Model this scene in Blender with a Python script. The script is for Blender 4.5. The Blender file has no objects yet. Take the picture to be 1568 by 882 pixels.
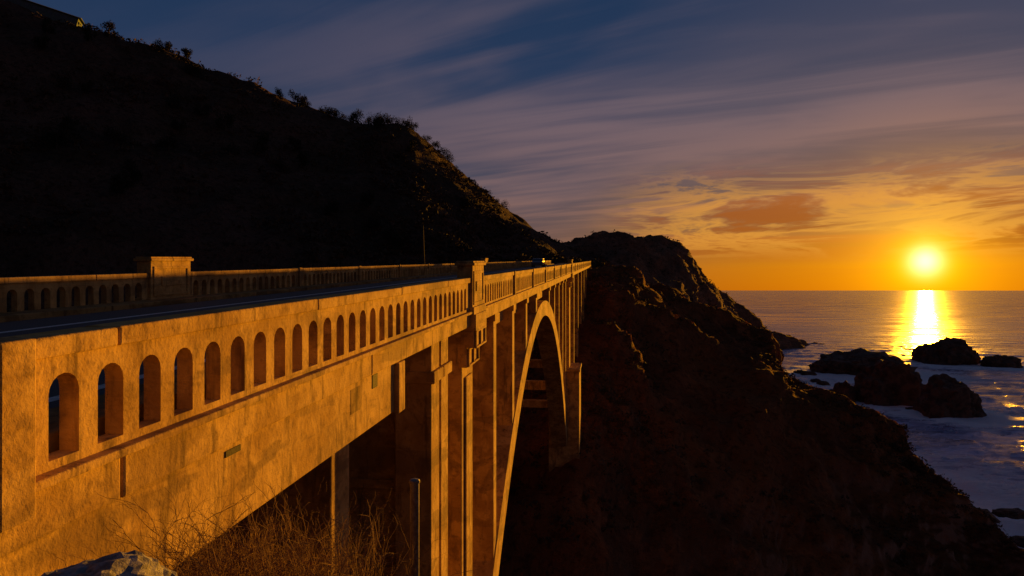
import bpy, math, random
import numpy as np
from mathutils import Vector, noise
random.seed(7)
F=1045.0
def P(px,py,d): return Vector(((px-784)/F*d, d, (444-py)/F*d))
def Z(px,z,d): return Vector(((px-784)/F*d, d, z))
SEA=-45.0
scene=bpy.context.scene
COL=scene.collection

# ---------------------------------------------------------------- node helpers
class NT:
    def __init__(s,tree): s.t=tree; s.n=tree.nodes; s.l=tree.links
    def new(s,typ,**k):
        n=s.n.new(typ)
        for a,b in k.items(): setattr(n,a,b)
        return n
    def put(s,sock,v):
        if hasattr(v,'is_linked') or isinstance(v,bpy.types.NodeSocket): s.l.new(v,sock)
        else: sock.default_value=v
    def m(s,op,a,b=None,c=None,clamp=False):
        n=s.new('ShaderNodeMath',operation=op); n.use_clamp=clamp
        s.put(n.inputs[0],a)
        if b is not None: s.put(n.inputs[1],b)
        if c is not None: s.put(n.inputs[2],c)
        return n.outputs[0]
    def vm(s,op,a,b=None,out=0):
        n=s.new('ShaderNodeVectorMath',operation=op)
        s.put(n.inputs[0],a)
        if b is not None: s.put(n.inputs[3 if op=='SCALE' else 1],b)
        return n.outputs['Value' if out=='v' else 0]
    def mr(s,v,a,b,c=0.,d=1.,smooth=True):
        n=s.new('ShaderNodeMapRange'); n.interpolation_type='SMOOTHSTEP' if smooth else 'LINEAR'
        s.put(n.inputs['Value'],v)
        for i,x in zip(('From Min','From Max','To Min','To Max'),(a,b,c,d)): n.inputs[i].default_value=x
        return n.outputs[0]
    def ramp(s,v,pts,interp='LINEAR'):
        n=s.new('ShaderNodeValToRGB'); r=n.color_ramp; r.interpolation=interp
        while len(r.elements)<len(pts): r.elements.new(0.5)
        for e,(p,c) in zip(r.elements,pts):
            e.position=p; e.color=(*c,1)
        s.put(n.inputs[0],v); return n.outputs[0]
    def mix(s,f,a,b,mode='MIX'):
        n=s.new('ShaderNodeMix',data_type='RGBA',blend_type=mode)
        s.put(n.inputs[0],f)
        for sock,v in ((n.inputs[6],a),(n.inputs[7],b)):
            if isinstance(v,tuple): v=(*v,1) if len(v)==3 else v
            s.put(sock,v)
        return n.outputs[2]
    def noise(s,vec,scale,detail=4,rough=.55,dist=0.):
        n=s.new('ShaderNodeTexNoise'); s.put(n.inputs['Vector'],vec)
        n.inputs['Scale'].default_value=scale; n.inputs['Detail'].default_value=detail
        n.inputs['Roughness'].default_value=rough; n.inputs['Distortion'].default_value=dist
        return n.outputs[0]
    def mapping(s,vec,scale=(1,1,1),rot=(0,0,0),loc=(0,0,0)):
        n=s.new('ShaderNodeMapping'); s.put(n.inputs[0],vec)
        n.inputs['Scale'].default_value=scale; n.inputs['Rotation'].default_value=rot; n.inputs['Location'].default_value=loc
        return n.outputs[0]
    def bump(s,h,strength,dist,nrm=None):
        n=s.new('ShaderNodeBump'); s.put(n.inputs['Height'],h)
        s.put(n.inputs['Strength'],strength); n.inputs['Distance'].default_value=dist
        if nrm is not None: s.put(n.inputs['Normal'],nrm)
        return n.outputs[0]
def mat(name):
    m=bpy.data.materials.new(name); m.use_nodes=True
    N=NT(m.node_tree); b=N.n['Principled BSDF']
    co=N.new('ShaderNodeTexCoord').outputs['Object']
    return m,N,b,co
def simple(name,c1,c2,scale,rough=.85,bs=.5,bd=.02,detail=4,metal=0.,lo=.35,hi=.65):
    m,N,b,co=mat(name)
    n=N.noise(co,scale,detail,.6)
    N.put(b.inputs['Base Color'],N.mix(N.mr(n,lo,hi),c1,c2))
    b.inputs['Roughness'].default_value=rough; b.inputs['Metallic'].default_value=metal
    if bs: N.put(b.inputs['Normal'],N.bump(N.noise(co,scale*3,detail,.65),bs,bd))
    return m

# ---------------------------------------------------------------- materials
def concrete(name,tint=1.0):
    m,N,b,co=mat(name)
    a=math.atan2(.1397,1)
    cb=N.mapping(co,rot=(0,0,a))       # y along bridge
    big=N.noise(cb,1.0,4,.65,.6)
    mid=N.noise(cb,5.0,5,.72)
    drip=N.noise(N.mapping(cb,scale=(3,4.0,.5),loc=(2,5,1)),1.0,4,.7)
    pat=N.noise(N.mapping(cb,scale=(1,.35,1.3),loc=(7,2,4)),1.0,4,.6,.5)
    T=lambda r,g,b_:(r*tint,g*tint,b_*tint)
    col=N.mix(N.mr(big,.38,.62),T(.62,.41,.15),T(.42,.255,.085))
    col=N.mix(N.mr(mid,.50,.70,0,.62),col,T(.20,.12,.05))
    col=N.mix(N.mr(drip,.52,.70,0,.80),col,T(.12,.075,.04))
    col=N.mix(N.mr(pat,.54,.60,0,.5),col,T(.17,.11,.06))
    v=N.new('ShaderNodeTexVoronoi',distance='CHEBYCHEV'); v.inputs['Scale'].default_value=1.0
    N.put(v.inputs['Vector'],N.mapping(cb,scale=(.3,.8,2.0)))
    sp=N.new('ShaderNodeSeparateColor'); N.put(sp.inputs[0],v.outputs['Color'])
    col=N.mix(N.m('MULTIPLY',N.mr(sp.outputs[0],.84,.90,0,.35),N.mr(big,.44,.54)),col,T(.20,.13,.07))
    N.put(b.inputs['Base Color'],col); b.inputs['Roughness'].default_value=.9
    b.inputs['Specular IOR Level'].default_value=.12
    board=N.noise(N.mapping(cb,scale=(1,.5,13)),1.0,2,.6)
    h=N.m('ADD',mid,N.m('MULTIPLY',board,.7))
    N.put(b.inputs['Normal'],N.bump(h,.7,.036))
    return m
CONC=concrete('weathered_concrete')
CONC_D=concrete('weathered_concrete_dark_stain',.6)  # same concrete with a darker overall tint, for kerbs and stained patches
ASPH=simple('asphalt',(.085,.08,.078),(.11,.10,.095),30,.9,.4,.01)
WPAINT=simple('white_road_paint',(.8,.76,.70),(.6,.58,.54),12,.7,0)
YPAINT=simple('yellow_road_paint',(.6,.38,.05),(.4,.26,.05),12,.7,0)
HOLE_SHADE=simple('scupper_shade',(.03,.025,.02),(.05,.04,.03),8)
METAL=simple('galvanised_metal',(.25,.23,.22),(.16,.13,.12),40,.5,.4,.003,metal=.6)
WOOD=simple('weathered_wood',(.09,.06,.04),(.05,.035,.025),10,.85,0)
def hillmat(name,dark,brown,tan,s=1.0,rockmix=0.):
    m,N,b,co=mat(name)
    n1=N.noise(co,.02*s,4,.6,.3); n2=N.noise(co,.11*s,6,.7); n3=N.noise(co,.6*s,4,.7)
    col=N.mix(N.mr(n1,.38,.62),dark,brown)
    col=N.mix(N.mr(n2,.48,.68,0,.9),col,tan)
    col=N.mix(N.mr(n3,.47,.68,0,.8),col,(dark[0]*.35,dark[1]*.35,dark[2]*.35))
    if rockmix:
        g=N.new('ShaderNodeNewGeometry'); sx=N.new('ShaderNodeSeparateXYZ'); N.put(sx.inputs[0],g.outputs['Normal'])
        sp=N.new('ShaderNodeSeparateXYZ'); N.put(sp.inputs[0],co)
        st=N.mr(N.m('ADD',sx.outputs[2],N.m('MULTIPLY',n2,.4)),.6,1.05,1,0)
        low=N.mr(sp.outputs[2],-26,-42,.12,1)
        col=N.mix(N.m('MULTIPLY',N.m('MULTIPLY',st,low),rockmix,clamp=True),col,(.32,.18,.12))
    N.put(b.inputs['Base Color'],col); b.inputs['Roughness'].default_value=1; b.inputs['Specular IOR Level'].default_value=.05
    h=N.m('ADD',N.m('MULTIPLY',n2,3.),n3)
    N.put(b.inputs['Normal'],N.bump(h,1.,1.3/s))
    return m
HILL=hillmat('hillside_scrub',(.07,.050,.032),(.125,.074,.052),(.14,.088,.062))
SLOPE=hillmat('canyon_scrub_flare_tint',(.14,.055,.022),(.25,.086,.028),(.30,.11,.038),1.6,1.)  # scrub colours reddened to stand in for flare glow over the slope
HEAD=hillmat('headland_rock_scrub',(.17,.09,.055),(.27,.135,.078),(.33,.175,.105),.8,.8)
NEAR=hillmat('near_soil',(.03,.02,.012),(.07,.045,.025),(.1,.065,.035),8)
ROCK=simple('sea_rock',(.06,.032,.02),(.17,.092,.055),.35,.8,1.,1.2,6)
STONE=simple('granite',(.46,.44,.45),(.16,.15,.15),14,.85,1.,.02,8)
LEAF=simple('scrub_foliage',(.05,.038,.020),(.09,.055,.030),.3,1.,0)
LEAFT=simple('tree_foliage',(.016,.018,.010),(.03,.03,.014),.5,1.,0)
TWIG=simple('dry_twigs',(.32,.17,.07),(.16,.08,.035),9,.9,0)

# ---------------------------------------------------------------- mesh helpers
import bmesh
class MB:
    def __init__(s): s.v=[]; s.f=[]
    def quad(s,*p):
        i=len(s.v); s.v+= [tuple(q) for q in p]; s.f.append(tuple(range(i,i+len(p))))
    def hexa(s,p):
        i=len(s.v); s.v+=[tuple(q) for q in p]
        for f in ((0,3,2,1),(4,5,6,7),(0,1,5,4),(1,2,6,5),(2,3,7,6),(3,0,4,7)): s.f.append(tuple(i+k for k in f))
    def obj(s,name,m,parent=None,smooth=False,bevel=0,merge=False):
        me=bpy.data.meshes.new(name); me.from_pydata(s.v,[],s.f); me.update()
        if merge or bevel:
            bm=bmesh.new(); bm.from_mesh(me)
            if merge: bmesh.ops.remove_doubles(bm,verts=bm.verts,dist=.0004)
            bmesh.ops.recalc_face_normals(bm,faces=bm.faces)
            bm.to_mesh(me); bm.free()
        me.materials.append(m)
        if smooth: me.polygons.foreach_set('use_smooth',[True]*len(me.polygons))
        o=bpy.data.objects.new(name,me); COL.objects.link(o)
        if parent: o.parent=parent
        if bevel:
            b=o.modifiers.new('b','BEVEL'); b.width=bevel; b.segments=2; b.limit_method='ANGLE'; b.angle_limit=.6
        return o
def empty(name):
    e=bpy.data.objects.new(name,None); COL.objects.link(e); return e

SL=.0459
def B(t,a,h):
    return (.1397*t-.990*a, t+.138*a, -h+SL*(t+.138*a))
def bbox(mb,t0,t1,a0,a1,h0,h1):
    mb.hexa([B(t0,a1,h1),B(t0,a0,h1),B(t1,a0,h1),B(t1,a1,h1),B(t0,a1,h0),B(t0,a0,h0),B(t1,a0,h0),B(t1,a1,h0)])

bridge=empty('concrete_arch_bridge')
T0,T1=-14,168
def module(mb,t0,t1,A0,A1,H0,H1,hb,htop,w=.29,seg=8):
    c=(t0+t1)/2; r=w/2; ol,orr=c-r,c+r; hs=htop+r
    arc=[(c-r*math.cos(math.pi*i/seg), hs-r*math.sin(math.pi*i/seg)) for i in range(seg+1)]
    for A in (A0,A1):
        mb.quad(B(t0,A,H1),B(ol,A,H1),B(ol,A,H0),B(t0,A,H0))
        mb.quad(B(orr,A,H1),B(t1,A,H1),B(t1,A,H0),B(orr,A,H0))
        mb.quad(B(ol,A,H1),B(orr,A,H1),B(orr,A,hb),B(ol,A,hb))
        for (x0,y0),(x1,y1) in zip(arc,arc[1:]):
            mb.quad(B(x0,A,y0),B(x1,A,y1),B(x1,A,H0),B(x0,A,H0))
    mb.quad(B(ol,A0,hb),B(ol,A1,hb),B(ol,A1,hs),B(ol,A0,hs))
    mb.quad(B(orr,A0,hb),B(orr,A1,hb),B(orr,A1,hs),B(orr,A0,hs))
    mb.quad(B(ol,A0,hb),B(orr,A0,hb),B(orr,A1,hb),B(ol,A1,hb))
    for (x0,y0),(x1,y1) in zip(arc,arc[1:]):
        mb.quad(B(x0,A0,y0),B(x1,A0,y1),B(x1,A1,y1),B(x0,A1,y0))

def railing(name,outer,inner,top,base,big,small,firstmargin=None,capin=.05,capout=.05):
    A0,A1=min(outer,inner),max(outer,inner)
    pan=MB(); cap=MB(); post=MB(); bas=MB()
    H0=top+.15; H1=base
    posts=sorted([(p-.14,p+.14,0) for p in small]+[(b0,b1,1) for b0,b1 in big])
    prev=T0
    segs=[]
    for p in posts:
        segs.append((prev,p[0])); prev=p[1]
    segs.append((prev,T1))
    W=.484
    for k,(s0,s1) in enumerate(segs):
        n=int((s1-s0-.2)/W); n=max(n,0)
        mar=((s1-s0)-n*W)/2
        st=s0+mar
        if k==0: st=s1-n*W-.06
        if firstmargin and abs(s0-firstmargin[0])<.05: st=s0+firstmargin[1]; n=31
        bbox(pan,s0,st,A0,A1,H0,H1)
        bbox(pan,st+n*W,s1,A0,A1,H0,H1)
        for i in range(n): module(pan,st+i*W,st+(i+1)*W,A0,A1,H0,H1,base-.07,top+.29)
        cuts=[s0]
        x=s0-2.9 if k==1 else s0
        while x<s1-5:
            x+=3.9
            if x<s1-1: cuts.append(x)
        cuts.append(s1)
        for c0,c1 in zip(cuts,cuts[1:]):
            j=random.uniform(-.008,.008)
            bbox(cap,c0+.01,c1-.01,A0-capout,A1+capin,top+j,H0+.002)
    for p0,p1,b in posts:
        if b:
            bbox(post,p0,p1,A0-.10,A1+.20,top-.36,base+.1)
            bbox(cap,p0-.07,p1+.07,A0-.17,A1+.27,top-.45,top-.362)
            bbox(cap,p0-.03,p1+.03,A0-.13,A1+.23,top-.50,top-.451)
            for s,aa in ((-1,A0-.10),(1,A1+.20)):
                q0,q1=(aa-.03,aa-.001) if s<0 else (aa+.001,aa+.03)
                bbox(post,p0+.12,p1-.12,q0,q1,top-.2,top-.12)
                bbox(post,p0+.12,p1-.12,q0,q1,base-.25,base-.17)
                bbox(post,p0+.12,p0+.22,q0,q1,top-.118,base-.252)
                bbox(post,p1-.22,p1-.12,q0,q1,top-.118,base-.252)
                bbox(post,p0+.5,p1-.5,q0+.0,q1,top+.12,top+.42)
            bbox(post,p0-.08,p1+.08,A0-.16,A1+.26,base-.12,base+.11)
        elif p0<5 and name.startswith('sea'):
            bbox(post,p0,p1,A0-.22,A1+.13,top-.03,base+.2)
        else:
            bbox(post,p0,p1,A0-.09,A1+.13,top-.03,base+.08)
    bbox(bas,T0,T1,A0-.12,A1+.06,base,base+.075)
    pan.obj(name+'_arched_panels',CONC,bridge,merge=True)
    cap.obj(name+'_cap',CONC,bridge,bevel=.018)
    post.obj(name+'_pilasters',CONC,bridge,bevel=.015)
    bas.obj(name+'_base_ledge',CONC,bridge,bevel=.015)
NA,FA=4.06,13.96
smalls=[3.97,29.3,36.8,44.3,51.8,59.3,66.8]+[85.5+7.5*i for i in range(11)]
railing('seaward_railing',NA,NA+.17,.57,1.56,[(19.7,21.5),(76.2,78.0)],smalls,(4.11,.24),.12,.05)
railing('landward_railing',FA+.17,FA,.44,1.34,[(19.0,21.0),(76.2,78.0)],[4.0]+smalls[1:],None,.08,.05)

mb=MB()
def strip(mb,a0,a1,h0,h1,t0=T0,t1=T1+2):
    mb.quad(B(t0,a1,h1),B(t0,a0,h0),B(t1,a0,h0),B(t1,a1,h1))
mb.hexa([B(T0,14.3,1.95),B(T0,4.14,1.95),B(T1,4.14,1.95),B(T1,14.3,1.95),B(T0,14.3,1.5),B(T0,4.14,1.638),B(T1,4.14,1.638),B(T1,14.3,1.5)])
mb.obj('deck_slab',CONC,bridge)
def dh(a): return 1.50-(a-4.3)*.0105
r=MB(); strip(r,5.0,13.2,dh(5.0),dh(13.2),T0-60,T1+30); r.obj('roadway',ASPH,bridge)
r=MB()
for a0,a1 in ((4.295,5.0),(13.2,13.96)):
    r.hexa([B(T0,a1,dh(a1)+.1),B(T0,a0,dh(a0)+.1),B(T1,a0,dh(a0)+.1),B(T1,a1,dh(a1)+.1),
            B(T0,a1,dh(a1)-.14),B(T0,a0,dh(a0)-.14),B(T1,a0,dh(a0)-.14),B(T1,a1,dh(a1)-.14)])
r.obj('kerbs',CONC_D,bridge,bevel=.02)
r=MB()
for a in (5.7,11.45): strip(r,a,a+.18,dh(a)-.005,dh(a+.18)-.005,T0-60,T1+30)
r.obj('road_edge_lines',WPAINT,bridge)
r=MB()
for a in (8.55,8.8): strip(r,a,a+.11,dh(a)-.005,dh(a+.11)-.005,T0-60,T1+30)
r.obj('road_centre_lines',YPAINT,bridge)
f=MB(); j=[T0,-6,-.9,5.2,11.3,17.4]+[22.2+6*i for i in range(25)]
j=[x for x in j if x<T1]+[T1]
for a_,b_ in zip(j,j[1:]):
    bbox(f,a_+.01,b_-.01,4.05,4.5,1.637,2.03)
    bbox(f,a_+.01,b_-.01,13.8,14.28,1.5,2.0)
f.obj('edge_fascia',CONC,bridge,bevel=.03)
g=MB()
bbox(g,T0,12.75,4.12,4.7,2.032,2.98)
bbox(g,12.75,13.15,4.02,4.8,2.034,3.02)
bbox(g,T0,12.75,13.6,14.2,2.0,2.98)
for a in (4.95,8.7,12.5):
    bbox(g,13.2,T1,a,a+.55,1.952,2.95)
for t in np.arange(3,160,3.7):
    bbox(g,t,t+.3,5.51,8.69,1.955,2.7); bbox(g,t,t+.3,9.26,12.49,1.955,2.7)
g.obj('girders',CONC,bridge,bevel=.02)
def wallbox(mb,px,py,w,hh,proud=.006):
    tm=4.12*F/(930-px); t=tm-.57; h=(py-396)/F*tm
    bbox(mb,t-w/2,t+w/2,(4.05 if h-hh<2.03 else 4.12)-proud,4.2,h-hh,h+hh)
g=MB()
for q in ((548,612,.42,.20),): wallbox(g,*q)
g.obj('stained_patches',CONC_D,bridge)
g=MB(); wallbox(g,362,690,.30,.035,.012); wallbox(g,577,583,.26,.12,.012); g.obj('scupper_shade_blocks',HOLE_SHADE,bridge)  # raised dark blocks; their colour stands in for shade inside the drain holes

# arch
def ext(t): return 3.0+.0207*(t-47.5)**2
ar=MB(); L,R=19.5,76.0; n=56
for a0,a1 in ((4.45,6.1),(11.9,13.55)):
    prev=None
    for i in range(n+1):
        t=L+(R-L)*i/n; s=2*.0207*(t-47.5); q=math.hypot(1,s)
        th=1.05+.45*abs(t-47.5)/28
        e=(t,ext(t)); it=(t-s/q*th, ext(t)+th/q)
        if prev is not None:
            pe,pi=prev
            for A in (a0,a1): ar.quad(B(pe[0],A,pe[1]),B(e[0],A,e[1]),B(it[0],A,it[1]),B(pi[0],A,pi[1]))
            ar.quad(B(pe[0],a0,pe[1]),B(e[0],a0,e[1]),B(e[0],a1,e[1]),B(pe[0],a1,pe[1]))
            ar.quad(B(pi[0],a0,pi[1]),B(it[0],a0,it[1]),B(it[0],a1,it[1]),B(pi[0],a1,pi[1]))
        prev=(e,it)
ar.obj('arch_ribs',CONC,bridge,merge=True)
c=MB()
for t in (26.6,32,37.4,42.8,52.5,57.9,63.3,68.7,73.6):
    hb=ext(t)+.5
    for a0 in (4.5,12.7):
        bbox(c,t,t+.7,a0,a0+.85,1.96,hb)
        bbox(c,t-.1,t+.8,a0-.08,a0+.93,1.958,2.5)
    bbox(c,t+.1,t+.6,5.36,12.69,2.2,2.9)
    if hb>9: bbox(c,t+.15,t+.55,5.36,12.69,7.2,7.8)
for t in (24,30,36,59,65,71):
    bbox(c,t,t+.7,6.09,11.91,ext(t+.3)+.25,ext(t+.3)+1.0)
c.obj('spandrel_columns',CONC,bridge,bevel=.03)
p=MB()
for t0,t1 in ((16.3,17.12),(17.3,18.1)):
    for a0,a1 in ((4.32,5.25),(12.7,13.7)):
        bbox(p,t0,t1,a0,a1,2.04,32)
        bbox(p,t0-.07,t1+.07,a0-.1,a1+.1,2.8,3.1)
bbox(p,16.6,17.8,5.26,12.69,2.2,32)
for k in range(8): bbox(p,16.52,16.598,5.26,12.69,3.4+k*2.2,3.65+k*2.2)
for a0,a1 in ((4.3,5.5),(12.5,13.7)):
    bbox(p,19.75,21.4,a0,a1,2.04,34)
    bbox(p,20.1,21.05,a0-.07,a0-.001,3.6,34)
bbox(p,20.2,21.0,5.51,12.49,2.3,3.6); bbox(p,20.3,20.9,5.51,12.49,9,9.9)
bbox(p,13.2,14.2,5.6,12.8,3.0,22)
for a0,a1 in ((4.25,5.6),(12.4,13.75)):
    bbox(p,76.2,78.2,a0,a1,2.04,36)
    bbox(p,75.4,80,a0-1.15,a1+.9,12.6,40)
    bbox(p,75.2,80.2,a0-1.25,a1+1.0,12.3,12.598)
bbox(p,76.7,77.7,5.61,12.39,2.3,3.6); bbox(p,76.8,77.6,5.61,12.39,14,15)
for t in (90,103,116,129,142,155):
    for a0,a1 in ((4.4,5.4),(12.6,13.6)): bbox(p,t,t+1,a0,a1,2.04,36)
    bbox(p,t+.1,t+.9,5.41,12.59,2.2,3.2)
p.obj('piers',CONC,bridge,bevel=.03)
# corbels
p=MB()
for tt in (19.7,76.2):
    for a_,h0,h1 in ((3.86,1.66,2.15),(3.92,2.152,2.66),(4.14,2.662,3.25)):
        bbox(p,tt+.02,tt+1.78,a_,4.31,h0,h1)
    for a_,h0,h1,t0,t1 in ((3.92,2.2,2.62,.1,1.7),(4.14,2.75,3.18,.1,1.7)):
        for q in (t0,(t0+t1)/2-.05,t1-.1):
            bbox(p,tt+q,tt+q+.12,a_-.06,a_-.001,h0,h1)
        for hh in (h0-.06,h1): bbox(p,tt+t0-.02,tt+t1+.04,a_-.07,a_-.0005,hh+.0005,hh+.0595)
p.obj('pilaster_corbels',CONC,bridge,bevel=.01)

# ---------------------------------------------------------------- terrain lofts
def cr(p,u):
    n=len(p)-1; i=min(int(u),n-1); f=u-i
    a,b_,c_,d_=p[max(i-1,0)],p[i],p[i+1],p[min(i+2,n)]
    return .5*((2*b_)+(c_-a)*f+(2*a-5*b_+4*c_-d_)*f*f+(3*b_-a-3*c_+d_)*f**3)
def loft(name,rows,nr,nc,amp,freq,m,seed=0,ridged=.35,det=7):
    rows=[[Vector(p) for p in r] for r in rows]
    R_,C_=len(rows),len(rows[0])
    fine=[[cr(r,(C_-1)*j/nc) for j in range(nc+1)] for r in rows]
    G=[]
    for i in range(nr+1):
        u=(R_-1)*i/nr
        G.append([cr([fine[k][j] for k in range(R_)],u) for j in range(nc+1)])
    off=Vector((seed*13.7,seed*7.1,seed*3.3))
    V=[]
    for i in range(nr+1):
        for j in range(nc+1):
            p=G[i][j]
            du=G[min(i+1,nr)][j]-G[max(i-1,0)][j]; dv=G[i][min(j+1,nc)]-G[i][max(j-1,0)]
            nrm=du.cross(dv); nrm=nrm.normalized() if nrm.length>0 else Vector((0,0,1))
            if nrm.z<0: nrm=-nrm
            q=p*freq+off
            d=noise.fractal(q,.7,2.1,det)
            rg=1-abs(noise.noise(q*.8))*2
            V.append(p+nrm*amp*(d*.8+(rg-.5)*ridged))
    Fc=[(i*(nc+1)+j,i*(nc+1)+j+1,(i+1)*(nc+1)+j+1,(i+1)*(nc+1)+j) for i in range(nr) for j in range(nc)]
    mb=MB(); mb.v=[tuple(v) for v in V]; mb.f=Fc
    o=mb.obj(name,m,smooth=True)
    me=o.data
    if sum(pp.normal.z for pp in me.polygons)<0: me.flip_normals()
    return o,V,nr,nc
ridge=[(-900,-250,190),(-500,-140,230),(-200,-62,260),(0,4,280),(135,46,290),(260,84,300),(430,152,310),(560,192,320),(630,210,325),(700,262,330),(770,320,335),(860,382,340),(930,400,345)]
foot=[(-900,-25,80),(-500,-25,100),(-200,-28,112),(0,-28,120),(135,-28,126),(260,-28,130),(430,-27,135),(560,-25,140),(630,-22,146),(700,-18,152),(770,-9,163),(860,2,178),(930,3,190)]
rg=[P(*r_) for r_ in ridge]; ft=[Z(*r_) for r_ in foot]
def mid(s,k): return [ft[i].lerp(rg[i],s)+Vector((0,0,k*max(rg[i].z,5))) for i in range(len(rg))]
pre=[Vector((f_.x*.8,f_.y*.75,f_.z-8)) for f_ in ft]
bk=[Vector((r_.x*1.2,r_.y*1.2,r_.z*.85)) for r_ in rg]; bk2=[Vector((r_.x*1.8,r_.y*1.8,-52)) for r_ in rg]
mtn=loft('coastal_mountain',[pre,ft,mid(.33,.03),mid(.66,.04),rg,bk,bk2],130,230,4.2,.024,HILL,1)
hs=[(770,388,420),(865,377,430),(900,366,440),(960,361,450),(1000,370,455),(1040,383,460),(1062,405,465),(1080,425,470),(1110,450,480),(1150,484,500),(1188,506,535),(1245,524,570),(1290,536,580)]
sil=[P(*h_) for h_ in hs]
hf=[(770,-5,260),(865,-5,260),(900,-8,265),(960,-14,270),(1000,-20,290),(1040,-28,310),(1062,-36,330),(1080,-44,350),(1110,-50,380),(1150,-52,420),(1188,-52,470),(1245,-52,520),(1290,-54,540)]
hfv=[Z(*h_) for h_ in hf]
m1=[hfv[i].lerp(sil[i],.55)+Vector((0,0,.10*(sil[i].z-hfv[i].z))) for i in range(len(hs))]
hb=[Vector((s_.x*1.1,s_.y*1.12,s_.z-10)) for s_ in sil]; hb2=[Vector((s_.x*1.4,s_.y*1.45,-56)) for s_ in sil]
headl=loft('rocky_headland',[hfv,m1,sil,hb,hb2],80,150,7,.03,HEAD,2)
cs=[(430,-23,150),(600,-18,152),(700,-14,155),(830,-2,165),(890,3.5,172)]
csil=[Z(*q) for q in cs]+[P(*q) for q in [(950,418,178),(1000,440,182),(1100,478,185),(1175,509,180),(1197,545,170),(1225,580,160),(1300,620,148),(1370,662,140),(1400,698,135),(1440,745,126),(1500,812,118),(1568,840,110),(1680,870,103)]]
cm=[(430,-29,115),(600,-26,105),(700,-23,95),(830,-20,83),(890,-18,80),(950,-19,88),(1000,-20,96),(1100,-23,106),(1175,-25,110),(1197,-27,110),(1225,-29,111),(1300,-33,111),(1370,-36,110),(1400,-38,109),(1440,-40,108),(1500,-42.2,107),(1568,-42.4,104),(1680,-43,99)]
cf=[(430,-38,70),(600,-37,62),(700,-37,58),(830,-36,56),(890,-36,56),(950,-36,60),(1000,-37,64),(1100,-38,70),(1175,-39,75),(1197,-40,77),(1225,-40,80),(1300,-42,84),(1370,-43,88),(1400,-44,90),(1440,-44.5,92),(1500,-45,94),(1568,-45.3,94),(1680,-46,92)]
cmv=[Z(*q) for q in cm]; cfv=[Z(*q) for q in cf]
b1=[];b2=[]
for i,s_ in enumerate(csil):
    if i<=4: b1.append(Vector((s_.x*1.1,s_.y*1.12,s_.z-.5))); b2.append(Vector((s_.x*1.5,s_.y*1.6,s_.z-1)))
    elif i<=6: b1.append(Vector((s_.x*1.12,s_.y*1.12,s_.z-4))); b2.append(Vector((s_.x*1.6,s_.y*1.6,-22)))
    else: b1.append(Vector((s_.x*1.05,s_.y*1.08,max(s_.z-14,-50)))); b2.append(Vector((s_.x*1.15,s_.y*1.22,-56)))
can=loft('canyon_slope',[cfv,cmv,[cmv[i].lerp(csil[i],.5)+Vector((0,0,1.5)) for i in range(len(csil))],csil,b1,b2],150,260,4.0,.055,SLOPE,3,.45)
mb=MB(); xs=np.concatenate([np.linspace(-90,-12,20),np.linspace(-11.5,8,70),np.linspace(9,80,24)]); ys=np.concatenate([np.linspace(-30,-2,10),np.linspace(-1.5,8,50),np.linspace(8.6,30,30),np.linspace(32,75,18)])
def gz(x,y):
    z=float(np.interp(y,[-30,0,3,4.5,7,12,25,45,75],[-1.3,-1.6,-1.72,-2.08,-3.7,-7.6,-17,-31,-42]))
    z-= max(0,x-3)*.55
    if x<-14.6: z+=min(3.0,(-14.6-x)*.1)*(1 if y<30 else .5)
    z=max(z,-46.5-.02*x)
    z+=.10*noise.fractal(Vector((x*.8,y*.8,0)),.8,2.1,5)*(1+min(8,max(0,y-6)*.4))
    return z
for y in ys:
    for x in xs: mb.v.append((x,y,gz(x,y)))
nx=len(xs)
mb.f=[(i*nx+j,i*nx+j+1,(i+1)*nx+j+1,(i+1)*nx+j) for i in range(len(ys)-1) for j in range(nx-1)]
mb.obj('near_bank_ground',NEAR,smooth=True)
mb=MB(); mb.quad((-900,-400,-58),(900,-400,-58),(900,900,-58),(-900,900,-58)); mb.obj('ground',ROCK)

# ---------------------------------------------------------------- ocean
rocks=[(1374,618,95,60,0),(1465,636,92,54,1),(1334,573,132,30,2),(1461,557,80,36,3),(1541,562,50,17,4),(1295,615,32,31,5),(1240,574,22,5,6),(1262,590,18,6,7),(1250,584,14,4,8),(1318,612,20,6,9),(1700,600,90,40,10),(1225,572,14,5,11),(1275,600,10,4,12),(1400,628,18,4,13)]
rp=[]
for px,py,w,h_,k in rocks:
    d=-SEA*F/(py-444); rp.append((Vector(((px-784)/F*d,d)),w/F*d,h_/F*d))
shore=[Vector((s_.x*1.12,s_.y*1.16)) for s_ in csil[8:]]+[Vector((s_.x*1.02,s_.y*1.03)) for s_ in csil[13:]]
mb=MB(); fo=[]
rad=list(np.geomspace(60,900,260))+list(np.geomspace(930,60000,60))
az=list(np.radians(np.concatenate([np.linspace(-180,6,50)[:-1],np.linspace(6,44,230),np.linspace(44,180,40)[1:]])))
for r_ in rad:
    for a in az:
        x,y=r_*math.sin(a),r_*math.cos(a)
        z=SEA
        if r_<900:
            fade=1-r_/900
            z+= fade*(.6*math.sin((x*.5+y*.87)*.24+2.5*noise.noise(Vector((x*.02,y*.02,0))))+1.2*noise.fractal(Vector((x*.06,y*.12,2)),.7,2,5))
        mb.v.append((x,y,z))
        f_=0
        if r_<700 and 0<a<.9:
            for c_,w,h_ in rp:
                dd=(Vector((x,y))-c_).length-w*.5
                f_=max(f_,1-dd/(9+w*.9))
            for c_ in shore:
                dd=(Vector((x,y))-c_).length; f_=max(f_,1.2-dd/52)
        fo.append(max(0,min(1,f_)))
na=len(az)
mb.f=[(i*na+j,i*na+j+1,(i+1)*na+j+1,(i+1)*na+j) for i in range(len(rad)-1) for j in range(na-1)]
m,N,b,co=mat('sea_water')
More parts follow.
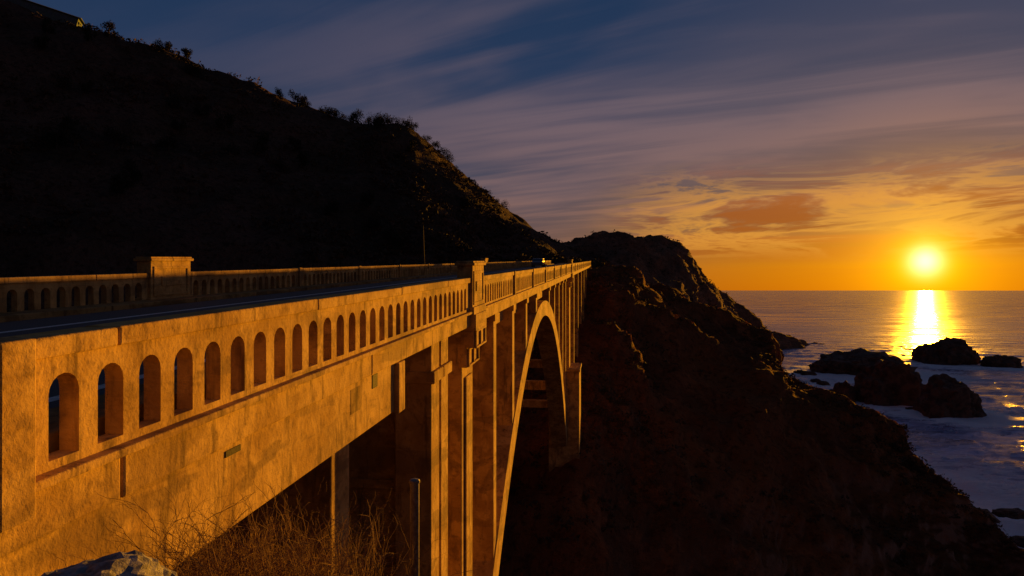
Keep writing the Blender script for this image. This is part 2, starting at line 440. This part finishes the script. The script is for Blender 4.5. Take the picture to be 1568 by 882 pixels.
at=N.new('ShaderNodeAttribute',attribute_name='foam').outputs['Fac']
w1=N.noise(N.mapping(co,rot=(0,0,-.5),scale=(.05,.16,1)),1.,5,.68,.8)
w2=N.noise(N.mapping(co,rot=(0,0,-.4),scale=(.4,1.0,1)),1.,3,.65,.4)
w0=N.noise(N.mapping(co,rot=(0,0,-.45),scale=(.006,.03,1)),1.,6,.7,.5)
fn=N.noise(N.mapping(co,rot=(0,0,-.35),scale=(.06,.15,1)),1.,7,.72,1.6)
foam=N.mr(N.m('ADD',N.m('MULTIPLY',at,.62),fn),.72,.96)
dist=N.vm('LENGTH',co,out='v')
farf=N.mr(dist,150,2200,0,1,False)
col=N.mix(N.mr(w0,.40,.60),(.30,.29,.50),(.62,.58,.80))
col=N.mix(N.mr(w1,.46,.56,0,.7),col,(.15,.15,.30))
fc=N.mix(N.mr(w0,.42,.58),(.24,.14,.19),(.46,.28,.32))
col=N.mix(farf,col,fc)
col=N.mix(foam,col,(.95,.93,.97))
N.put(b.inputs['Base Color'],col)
N.put(b.inputs['Metallic'],N.m('MULTIPLY',N.m('SUBTRACT',1.,foam),.5))
b.inputs['Specular IOR Level'].default_value=.22
N.put(b.inputs['Roughness'],N.m('ADD',N.mr(w0,.44,.56,.18,.42),N.m('MULTIPLY',foam,.5)))
hh=N.m('ADD',N.m('MULTIPLY',w1,1.9),N.m('ADD',N.m('MULTIPLY',w2,.35),N.m('MULTIPLY',N.m('MULTIPLY',w0,N.mr(dist,350,900)),3.)))
N.put(b.inputs['Normal'],N.bump(hh,N.m('DIVIDE',60.,N.m('ADD',60.,N.m('MULTIPLY',dist,.2))),1.2))
sea=mb.obj('sea_water',m,smooth=True)
at_=sea.data.attributes.new('foam','FLOAT','POINT'); at_.data.foreach_set('value',fo)
if sea.data.polygons[0].normal.z<0: sea.data.flip_normals()

def rock(name,loc,sx,sy,sz,m,seed,sub=5,blocky=.55,na=.28,freq=1.6):
    bm=bmesh.new(); bmesh.ops.create_icosphere(bm,subdivisions=sub,radius=1)
    for v in bm.verts:
        p=v.co.copy(); q=Vector([math.copysign(abs(c_)**blocky,c_) for c_ in p]); 
        q*=1/ max(.001,(abs(q.x)**2.6+abs(q.y)**2.6+abs(q.z)**2.6)**(1/2.6))
        off=Vector((seed*5.3,seed*2.1,seed*9.7))
        n_=noise.fractal(q*freq+off,.7,2.2,6)+.6*(.5-abs(noise.noise(q*2.3+off))*2)*.6
        q*=1+na*n_
        v.co=Vector((q.x*sx,q.y*sy,q.z*sz))
    me=bpy.data.meshes.new(name); bm.to_mesh(me); bm.free(); me.materials.append(m)
    o=bpy.data.objects.new(name,me); COL.objects.link(o); o.location=loc
    return o
for (c_,w,h_),(_,_,_,_,k) in zip(rp,rocks):
    zs=h_*1.05
    rock('sea_rock',(c_.x,c_.y+w*.25,SEA-zs*.12),w*.52,w*.42,zs,ROCK,k+1,5,.75,.24,1.5)
for k in range(16):
    s_=csil[9+k%8]; rock('shore_boulder',(s_.x*1.13+random.uniform(-5,8),s_.y*1.13+random.uniform(-4,14),SEA-.5),random.uniform(1.5,4),random.uniform(1.5,4),random.uniform(1.2,3),ROCK,30+k,3)

# ---------------------------------------------------------------- vegetation
def leafclump(mb,c,rx,rz,n,s):
    for _ in range(n):
        d=Vector((random.gauss(0,1),random.gauss(0,1),random.gauss(0,1))); d.normalize(); r_=random.random()**.45
        p=c+Vector((d.x*rx*r_,d.y*rx*r_,abs(d.z)*rz*r_ if rz<rx*1.01 else d.z*rz*r_))
        u=Vector((random.uniform(-1,1),random.uniform(-1,1),random.uniform(-1,1))).normalized()*s*random.uniform(.6,1.3)
        w=Vector((random.uniform(-1,1),random.uniform(-1,1),random.uniform(-1,1))).normalized()*s*random.uniform(.5,1.1)
        mb.quad(p-u*.5,p+w*.6,p+u*.7,p-w*.4)
def scatter(surf,n,i0,i1,smin,smax,name,m,leafn=26,cond=None):
    o,V,nr,nc=surf; mb=MB()
    for _ in range(n):
        i=int(random.uniform(i0,i1)*nr); j_=random.randint(2,nc-2); p=V[i*(nc+1)+j_]
        if noise.noise(p*.03)+random.uniform(-.35,.35)<0: continue
        if cond and not cond(p): continue
        s=random.uniform(smin,smax)
        leafclump(mb,p,s,s*.85,leafn,s*.42)
    return mb.obj(name,m)
scatter(mtn,4200,.30,.66,1.0,3.0,'hillside_shrubs',LEAF,20)
scatter(can,2800,.12,.60,.5,1.3,'canyon_shrubs',LEAF,18,lambda p:p.z>-41)
scatter(headl,700,.2,.55,1,2.6,'headland_shrubs',LEAF,14,lambda p:p.z>-10)
def limb(mb,p0,p1,r0,r1,k=5):
    d=(p1-p0).normalized(); u=d.orthogonal().normalized(); w=d.cross(u)
    a=[p0+(u*math.cos(2*math.pi*i/k)+w*math.sin(2*math.pi*i/k))*r0 for i in range(k)]
    c_=[p1+(u*math.cos(2*math.pi*i/k)+w*math.sin(2*math.pi*i/k))*r1 for i in range(k)]
    for i in range(k): mb.quad(a[i],a[(i+1)%k],c_[(i+1)%k],c_[i])
def tree(mb,tb,base,h,w,lean=0):
    top=base+Vector((lean*h,0,h*.8))
    limb(tb,base-Vector((0,0,1)),top,h*.035,h*.012)
    for k in range(10):
        f_=random.uniform(.2,1.0); c_=base.lerp(top,f_)+Vector((random.uniform(-1,1)*w*.40,random.uniform(-1,1)*w*.40,random.uniform(0,.1)*h))
        limb(tb,base.lerp(top,f_*.8),c_,h*.014,h*.006,4)
        leafclump(mb,c_,w*.27,w*.29,90,h*.08)
def ridgept(px):
    R_=[r_ for r_ in ridge]; 
    return P(px,float(np.interp(px,[r_[0] for r_ in R_],[r_[1] for r_ in R_])),float(np.interp(px,[r_[0] for r_ in R_],[r_[2] for r_ in R_])))
from mathutils.bvhtree import BVHTree
mtree=BVHTree.FromPolygons([tuple(v.co) for v in mtn[0].data.vertices],[tuple(p_.vertices) for p_ in mtn[0].data.polygons])
def drop(x,y):
    r_=mtree.ray_cast(Vector((x,y,500)),Vector((0,0,-1)))
    return r_[0] if r_[0] is not None else Vector((x,y,0))
for px,h_,w in ((255,6.5,4.2),(456,7.5,7.0)):
    q=ridgept(px); q=drop(q.x,q.y)
    e=empty('tree'); a_=MB(); b_=MB(); tree(a_,b_,q,h_,w)
    a_.obj('crown',LEAFT,e); b_.obj('trunk',WOOD,e)
e=empty('distant_trees'); a_=MB(); b_=MB()
lst=[(190,2.5),(440,4),(470,4.5),(497,5),(510,5),(522,4),(540,4.5),(552,5.5),(563,4.5),(575,5.5),(586,6),(596,5),(606,5),(617,4.5),(628,4.5),(640,4),(652,4),(668,4),(680,5),(690,5),(700,3.5),(748,4.5),(757,3.5),(768,4.5),(778,3)]
for px,h_ in lst:
    q=ridgept(px+random.uniform(-3,3)); q=drop(q.x,q.y-random.uniform(0,8)); tree(a_,b_,q,h_*random.uniform(.75,1.1),h_*random.uniform(.9,1.4),random.uniform(-.1,.1))
for k in range(40):
    px=random.uniform(0,720); q=ridgept(px); f_=random.uniform(.6,.97); q=drop(q.x*f_,q.y*f_)
    tree(a_,b_,q,random.uniform(4,7),random.uniform(4,6))
a_.obj('crowns',LEAFT,e); b_.obj('trunks',WOOD,e)

mb=MB()
def twig(p,d,L,r_,depth):
    n_=5; seg=L/n_
    for i in range(n_):
        d=(d+Vector((random.gauss(0,.22),random.gauss(0,.22),random.gauss(0,.12)-.02*i))).normalized()
        q=p+d*seg; limb(mb,p,q,r_*(1-i/n_*.6),r_*(1-(i+1)/n_*.6),3)
        if depth>0 and random.random()<.55:
            twig(q,(d+Vector((random.gauss(0,.7),random.gauss(0,.7),random.gauss(.1,.3)))).normalized(),L*.45,r_*.6,depth-1)
        p=q
for k in range(1000):
    px=random.triangular(90,640,400); d=random.uniform(3.3,5.6)
    x=(px-784)/F*d
    hgt=random.uniform(.25,.60)*(1.05 if 260<px<600 else .62)
    z=gz(x,d)
    twig(Vector((x,d,z-.02)),Vector((random.gauss(0,.35),random.gauss(0,.35),1)).normalized(),hgt,random.uniform(.0018,.0042),2)
mb.obj('dry_brush',TWIG)
rock('granite_boulder',(-1.74,2.85,-1.55),.36,.3,.40,STONE,3,5,.7,.12,1.8)
pl=MB(); bx=-.655; by=4.6; zt=-1.27; zb=gz(bx,by)-.3
K=16; prof=[(zb,.031),(zt-.03,.031),(zt-.028,.036),(zt-.012,.036),(zt-.004,.028),(zt,.0)]
for (z0,r0),(z1,r1) in zip(prof,prof[1:]):
    for i in range(K):
        a0,a1=2*math.pi*i/K,2*math.pi*(i+1)/K
        pl.quad((bx+r0*math.cos(a0),by+r0*math.sin(a0),z0),(bx+r0*math.cos(a1),by+r0*math.sin(a1),z0),(bx+r1*math.cos(a1),by+r1*math.sin(a1),z1),(bx+r1*math.cos(a0),by+r1*math.sin(a0),z1))
pl.obj('metal_post',METAL)

def upole(base,h,r_,lean):
    mb=MB(); top=base+Vector((lean,0,h)); limb(mb,base-Vector((0,0,.5)),top,r_,r_*.7,8)
    c_=base.lerp(top,.93); limb(mb,c_-Vector((r_*7,0,0)),c_+Vector((r_*7,0,0)),r_*.5,r_*.5,4)
    mb.obj('utility_pole',WOOD)
bp=Vector(B(52.2,14.35,1.4)); upole(bp,4.0,.06,-.15)
q=P(528,262,255); q=drop(q.x,q.y); upole(q,8,.16,0)

hq=P(66,24,284); hq=drop(hq.x,hq.y)
e=empty('hilltop_house'); e.location=(hq.x,hq.y,hq.z-.2); e.rotation_euler=(0,math.radians(14),math.radians(20))
WALL=simple('grey_house_wall',(.08,.14,.14),(.06,.10,.10),2,.8,0); ROOF=simple('house_roof',(.08,.13,.13),(.05,.09,.09),3,.8,0)
GL=simple('window_glass',(.05,.08,.1),(.04,.07,.09),3,.1,0)
def lb(mb,x0,x1,y0,y1,z0,z1): mb.hexa([(x0,y0,z0),(x1,y0,z0),(x1,y1,z0),(x0,y1,z0),(x0,y0,z1),(x1,y0,z1),(x1,y1,z1),(x0,y1,z1)])
w=MB(); lb(w,-13,13,-3,4,-4,3); lb(w,-13.6,-8,-3.5,4.4,3.0,4.2); w.obj('walls',WALL,e)
w=MB()
w.hexa([(-14,-4,3.01),(14,-4,3.01),(14,5,3.01),(-14,5,3.01),(-13,.3,4.4),(13,.3,4.4),(13,.7,4.4),(-13,.7,4.4)]); w.obj('roof',ROOF,e)
w=MB()
for i in range(9): lb(w,-12+i*2.75,-10.2+i*2.75,-3.04,-2.98,.9,2.4)
w.obj('windows',GL,e)

e=empty('parked_car'); cp=B(112,11.4,dh(11.4)); e.location=cp; e.rotation_euler=(math.atan(SL),0,-math.atan(.1397))
CP=simple('car_paint',(.15,.15,.17),(.12,.12,.14),4,.3,0); TY=simple('tyre',(.02,.02,.02),(.03,.03,.03),9,.8,0)
w=MB()
pr=[(-2.2,.35),(-2.25,.85),(-1.9,.95),(-1.1,1.0),(-.5,1.45),(1.0,1.47),(1.8,1.0),(2.2,.9),(2.25,.35)]
for (y0,z0),(y1,z1) in zip(pr,pr[1:]+pr[:1]): w.quad((-.88,y0,z0),(.88,y0,z0),(.88,y1,z1),(-.88,y1,z1))
w.quad(*[(-.88,y,z) for y,z in pr]); w.quad(*[(.88,y,z) for y,z in pr]); w.obj('body',CP,e,bevel=.05,merge=True)
w=MB()
for sx in (-.884,.884): w.quad((sx,-.95,1.02),(sx,-.48,1.38),(sx,.95,1.39),(sx,1.55,1.03))
w.quad((-.75,-1.09,1.03),(.75,-1.09,1.03),(.7,-.56,1.42),(-.7,-.56,1.42)); w.obj('windows',GL,e)
w=MB()
for yy in (-1.4,1.4):
    for xx in (-.85,.85): limb(w,Vector((xx-.1,yy,.33)),Vector((xx+.1,yy,.33)),.33,.33,14)
w.obj('wheels',TY,e)

# ---------------------------------------------------------------- world
saz=math.atan2(1417-784,F); sel=math.atan((444-400)/(F/math.cos(saz)))
S=Vector((math.sin(saz)*math.cos(sel),math.cos(saz)*math.cos(sel),math.sin(sel)))
W=bpy.data.worlds.new("World"); scene.world=W; W.use_nodes=True
N=NT(W.node_tree); bg=N.n['Background']
D=N.vm('NORMALIZE',N.new('ShaderNodeTexCoord').outputs['Generated'])
sx=N.new('ShaderNodeSeparateXYZ'); N.put(sx.inputs[0],D); X,Y,Zc=sx.outputs
zc=N.m('MAXIMUM',Zc,0.)
dot=N.m('MAXIMUM',N.vm('DOT_PRODUCT',D,tuple(S),out='v'),0.)
zs=N.m('MULTIPLY',zc,2.,clamp=True)
away=N.ramp(zs,[(0,(.25,.070,.014)),(.06,(.19,.078,.038)),(.14,(.125,.075,.070)),(.28,(.066,.062,.092)),(.45,(.032,.045,.090)),(.62,(.018,.038,.092)),(.8,(.011,.032,.084)),(1,(.010,.024,.060))])
near=N.ramp(zs,[(0,(.56,.15,.002)),(.06,(.58,.18,.003)),(.12,(.40,.15,.015)),(.20,(.24,.12,.055)),(.30,(.125,.086,.085)),(.45,(.072,.068,.10)),(.8,(.050,.055,.10)),(1,(.03,.04,.08))])
base=N.mix(N.mr(dot,.86,.995),away,near)
den=N.m('ADD',zc,.11)
u0=N.m('DIVIDE',X,den); v0=N.m('DIVIDE',Y,den)
u=N.m('ADD',N.m('MULTIPLY',u0,-.90),N.m('MULTIPLY',v0,.436)); v=N.m('ADD',N.m('MULTIPLY',u0,.436),N.m('MULTIPLY',v0,.90))
cx=N.new('ShaderNodeCombineXYZ'); N.put(cx.inputs[0],u); N.put(cx.inputs[1],v)
c1=N.noise(N.mapping(cx.outputs[0],scale=(.34,1.0,1),loc=(3.1,1.7,0)),1.,4,.5,.7)
c2=N.noise(N.mapping(cx.outputs[0],scale=(.5,3.0,1),rot=(0,0,.10),loc=(1.3,4.2,0)),1.,5,.55,1.0)
cl=N.m('ADD',N.m('MULTIPLY',c1,.66),N.m('MULTIPLY',c2,.34))
cm_=N.mr(cl,.42,.61)
ca=N.ramp(zs,[(0,(.28,.09,.03)),(.14,(.27,.13,.085)),(.3,(.23,.135,.13)),(.5,(.155,.11,.135)),(.8,(.085,.076,.118)),(1,(.045,.048,.08))])
cn=N.ramp(zs,[(0,(.50,.11,.003)),(.12,(.50,.14,.010)),(.22,(.40,.16,.055)),(.34,(.25,.14,.12)),(.5,(.175,.122,.14)),(1,(.105,.09,.13))])
ccol=N.mix(N.mr(dot,.88,.99),ca,cn)
amt=N.m('MULTIPLY',N.m('MULTIPLY',cm_,N.mr(Zc,.0,.09,0,.9)),N.mr(X,-.42,.12,.25,1.))
sky=N.mix(amt,base,ccol)
lo=N.noise(N.mapping(D,scale=(5,5,34),loc=(.3,.9,1.2)),1.,5,.65,.6)
zone=N.m('MULTIPLY',N.mr(Zc,.035,.07),N.mr(Zc,.10,.19,1,0))
zone=N.m('MULTIPLY',zone,N.mr(dot,.90,.97))
dk=N.m('MULTIPLY',N.mr(lo,.49,.64),zone)
br=N.m('MULTIPLY',N.m('MULTIPLY',N.mr(lo,.38,.48),N.mr(lo,.48,.58,1,0)),zone)
def glow(n_,col):
    g_=N.m('POWER',dot,float(n_)); k=N.new('ShaderNodeCombineXYZ')
    for i in range(3): N.put(k.inputs[i],N.m('MULTIPLY',g_,col[i]))
    return k.outputs[0]
tot=N.vm('ADD',sky,glow(120,(.34,.13,.0)))
tot=N.mix(N.m('MULTIPLY',dk,.8),tot,(.36,.085,.006))
tot=N.mix(N.m('MULTIPLY',br,.65),tot,(.78,.33,.04))
tot=N.vm('ADD',tot,glow(500,(.42,.24,.0)))
tot=N.vm('ADD',tot,glow(2600,(.6,.46,.0)))
tot=N.vm('ADD',tot,glow(9000,(1.0,.75,.75)))
below=N.mr(Zc,-.02,.0,.12,1.)
ny=N.new('ShaderNodeTexSky'); ny.sky_type='NISHITA'; ny.sun_disc=False; ny.sun_elevation=sel; ny.sun_rotation=saz
tot=N.vm('ADD',tot,N.vm('SCALE',ny.outputs[0],.002))
# the eastern half of the sky, away from the setting sun, is darker
east=N.mr(N.vm('DOT_PRODUCT',D,(math.sin(saz),math.cos(saz),0.),out='v'),-.7,.45,.38,1.)
tot=N.vm('SCALE',tot,N.m('MULTIPLY',below,east))
N.put(bg.inputs[0],tot); bg.inputs[1].default_value=1.0
sl=bpy.data.lights.new('sun','SUN'); sl.energy=6.3; sl.angle=math.radians(.6); sl.color=(1,.41,.015)
so=bpy.data.objects.new('sun',sl); COL.objects.link(so); so.rotation_euler=S.to_track_quat('Z','Y').to_euler()

cd=bpy.data.cameras.new('camera'); cd.lens=24; cd.sensor_width=36; cd.clip_end=100000; cd.clip_start=.05
cam=bpy.data.objects.new('camera',cd); COL.objects.link(cam); cam.rotation_euler=(math.radians(90)+math.atan(3/F),0,0)
scene.camera=cam
scene.view_settings.view_transform='Standard'; scene.view_settings.look='None'; scene.view_settings.exposure=0
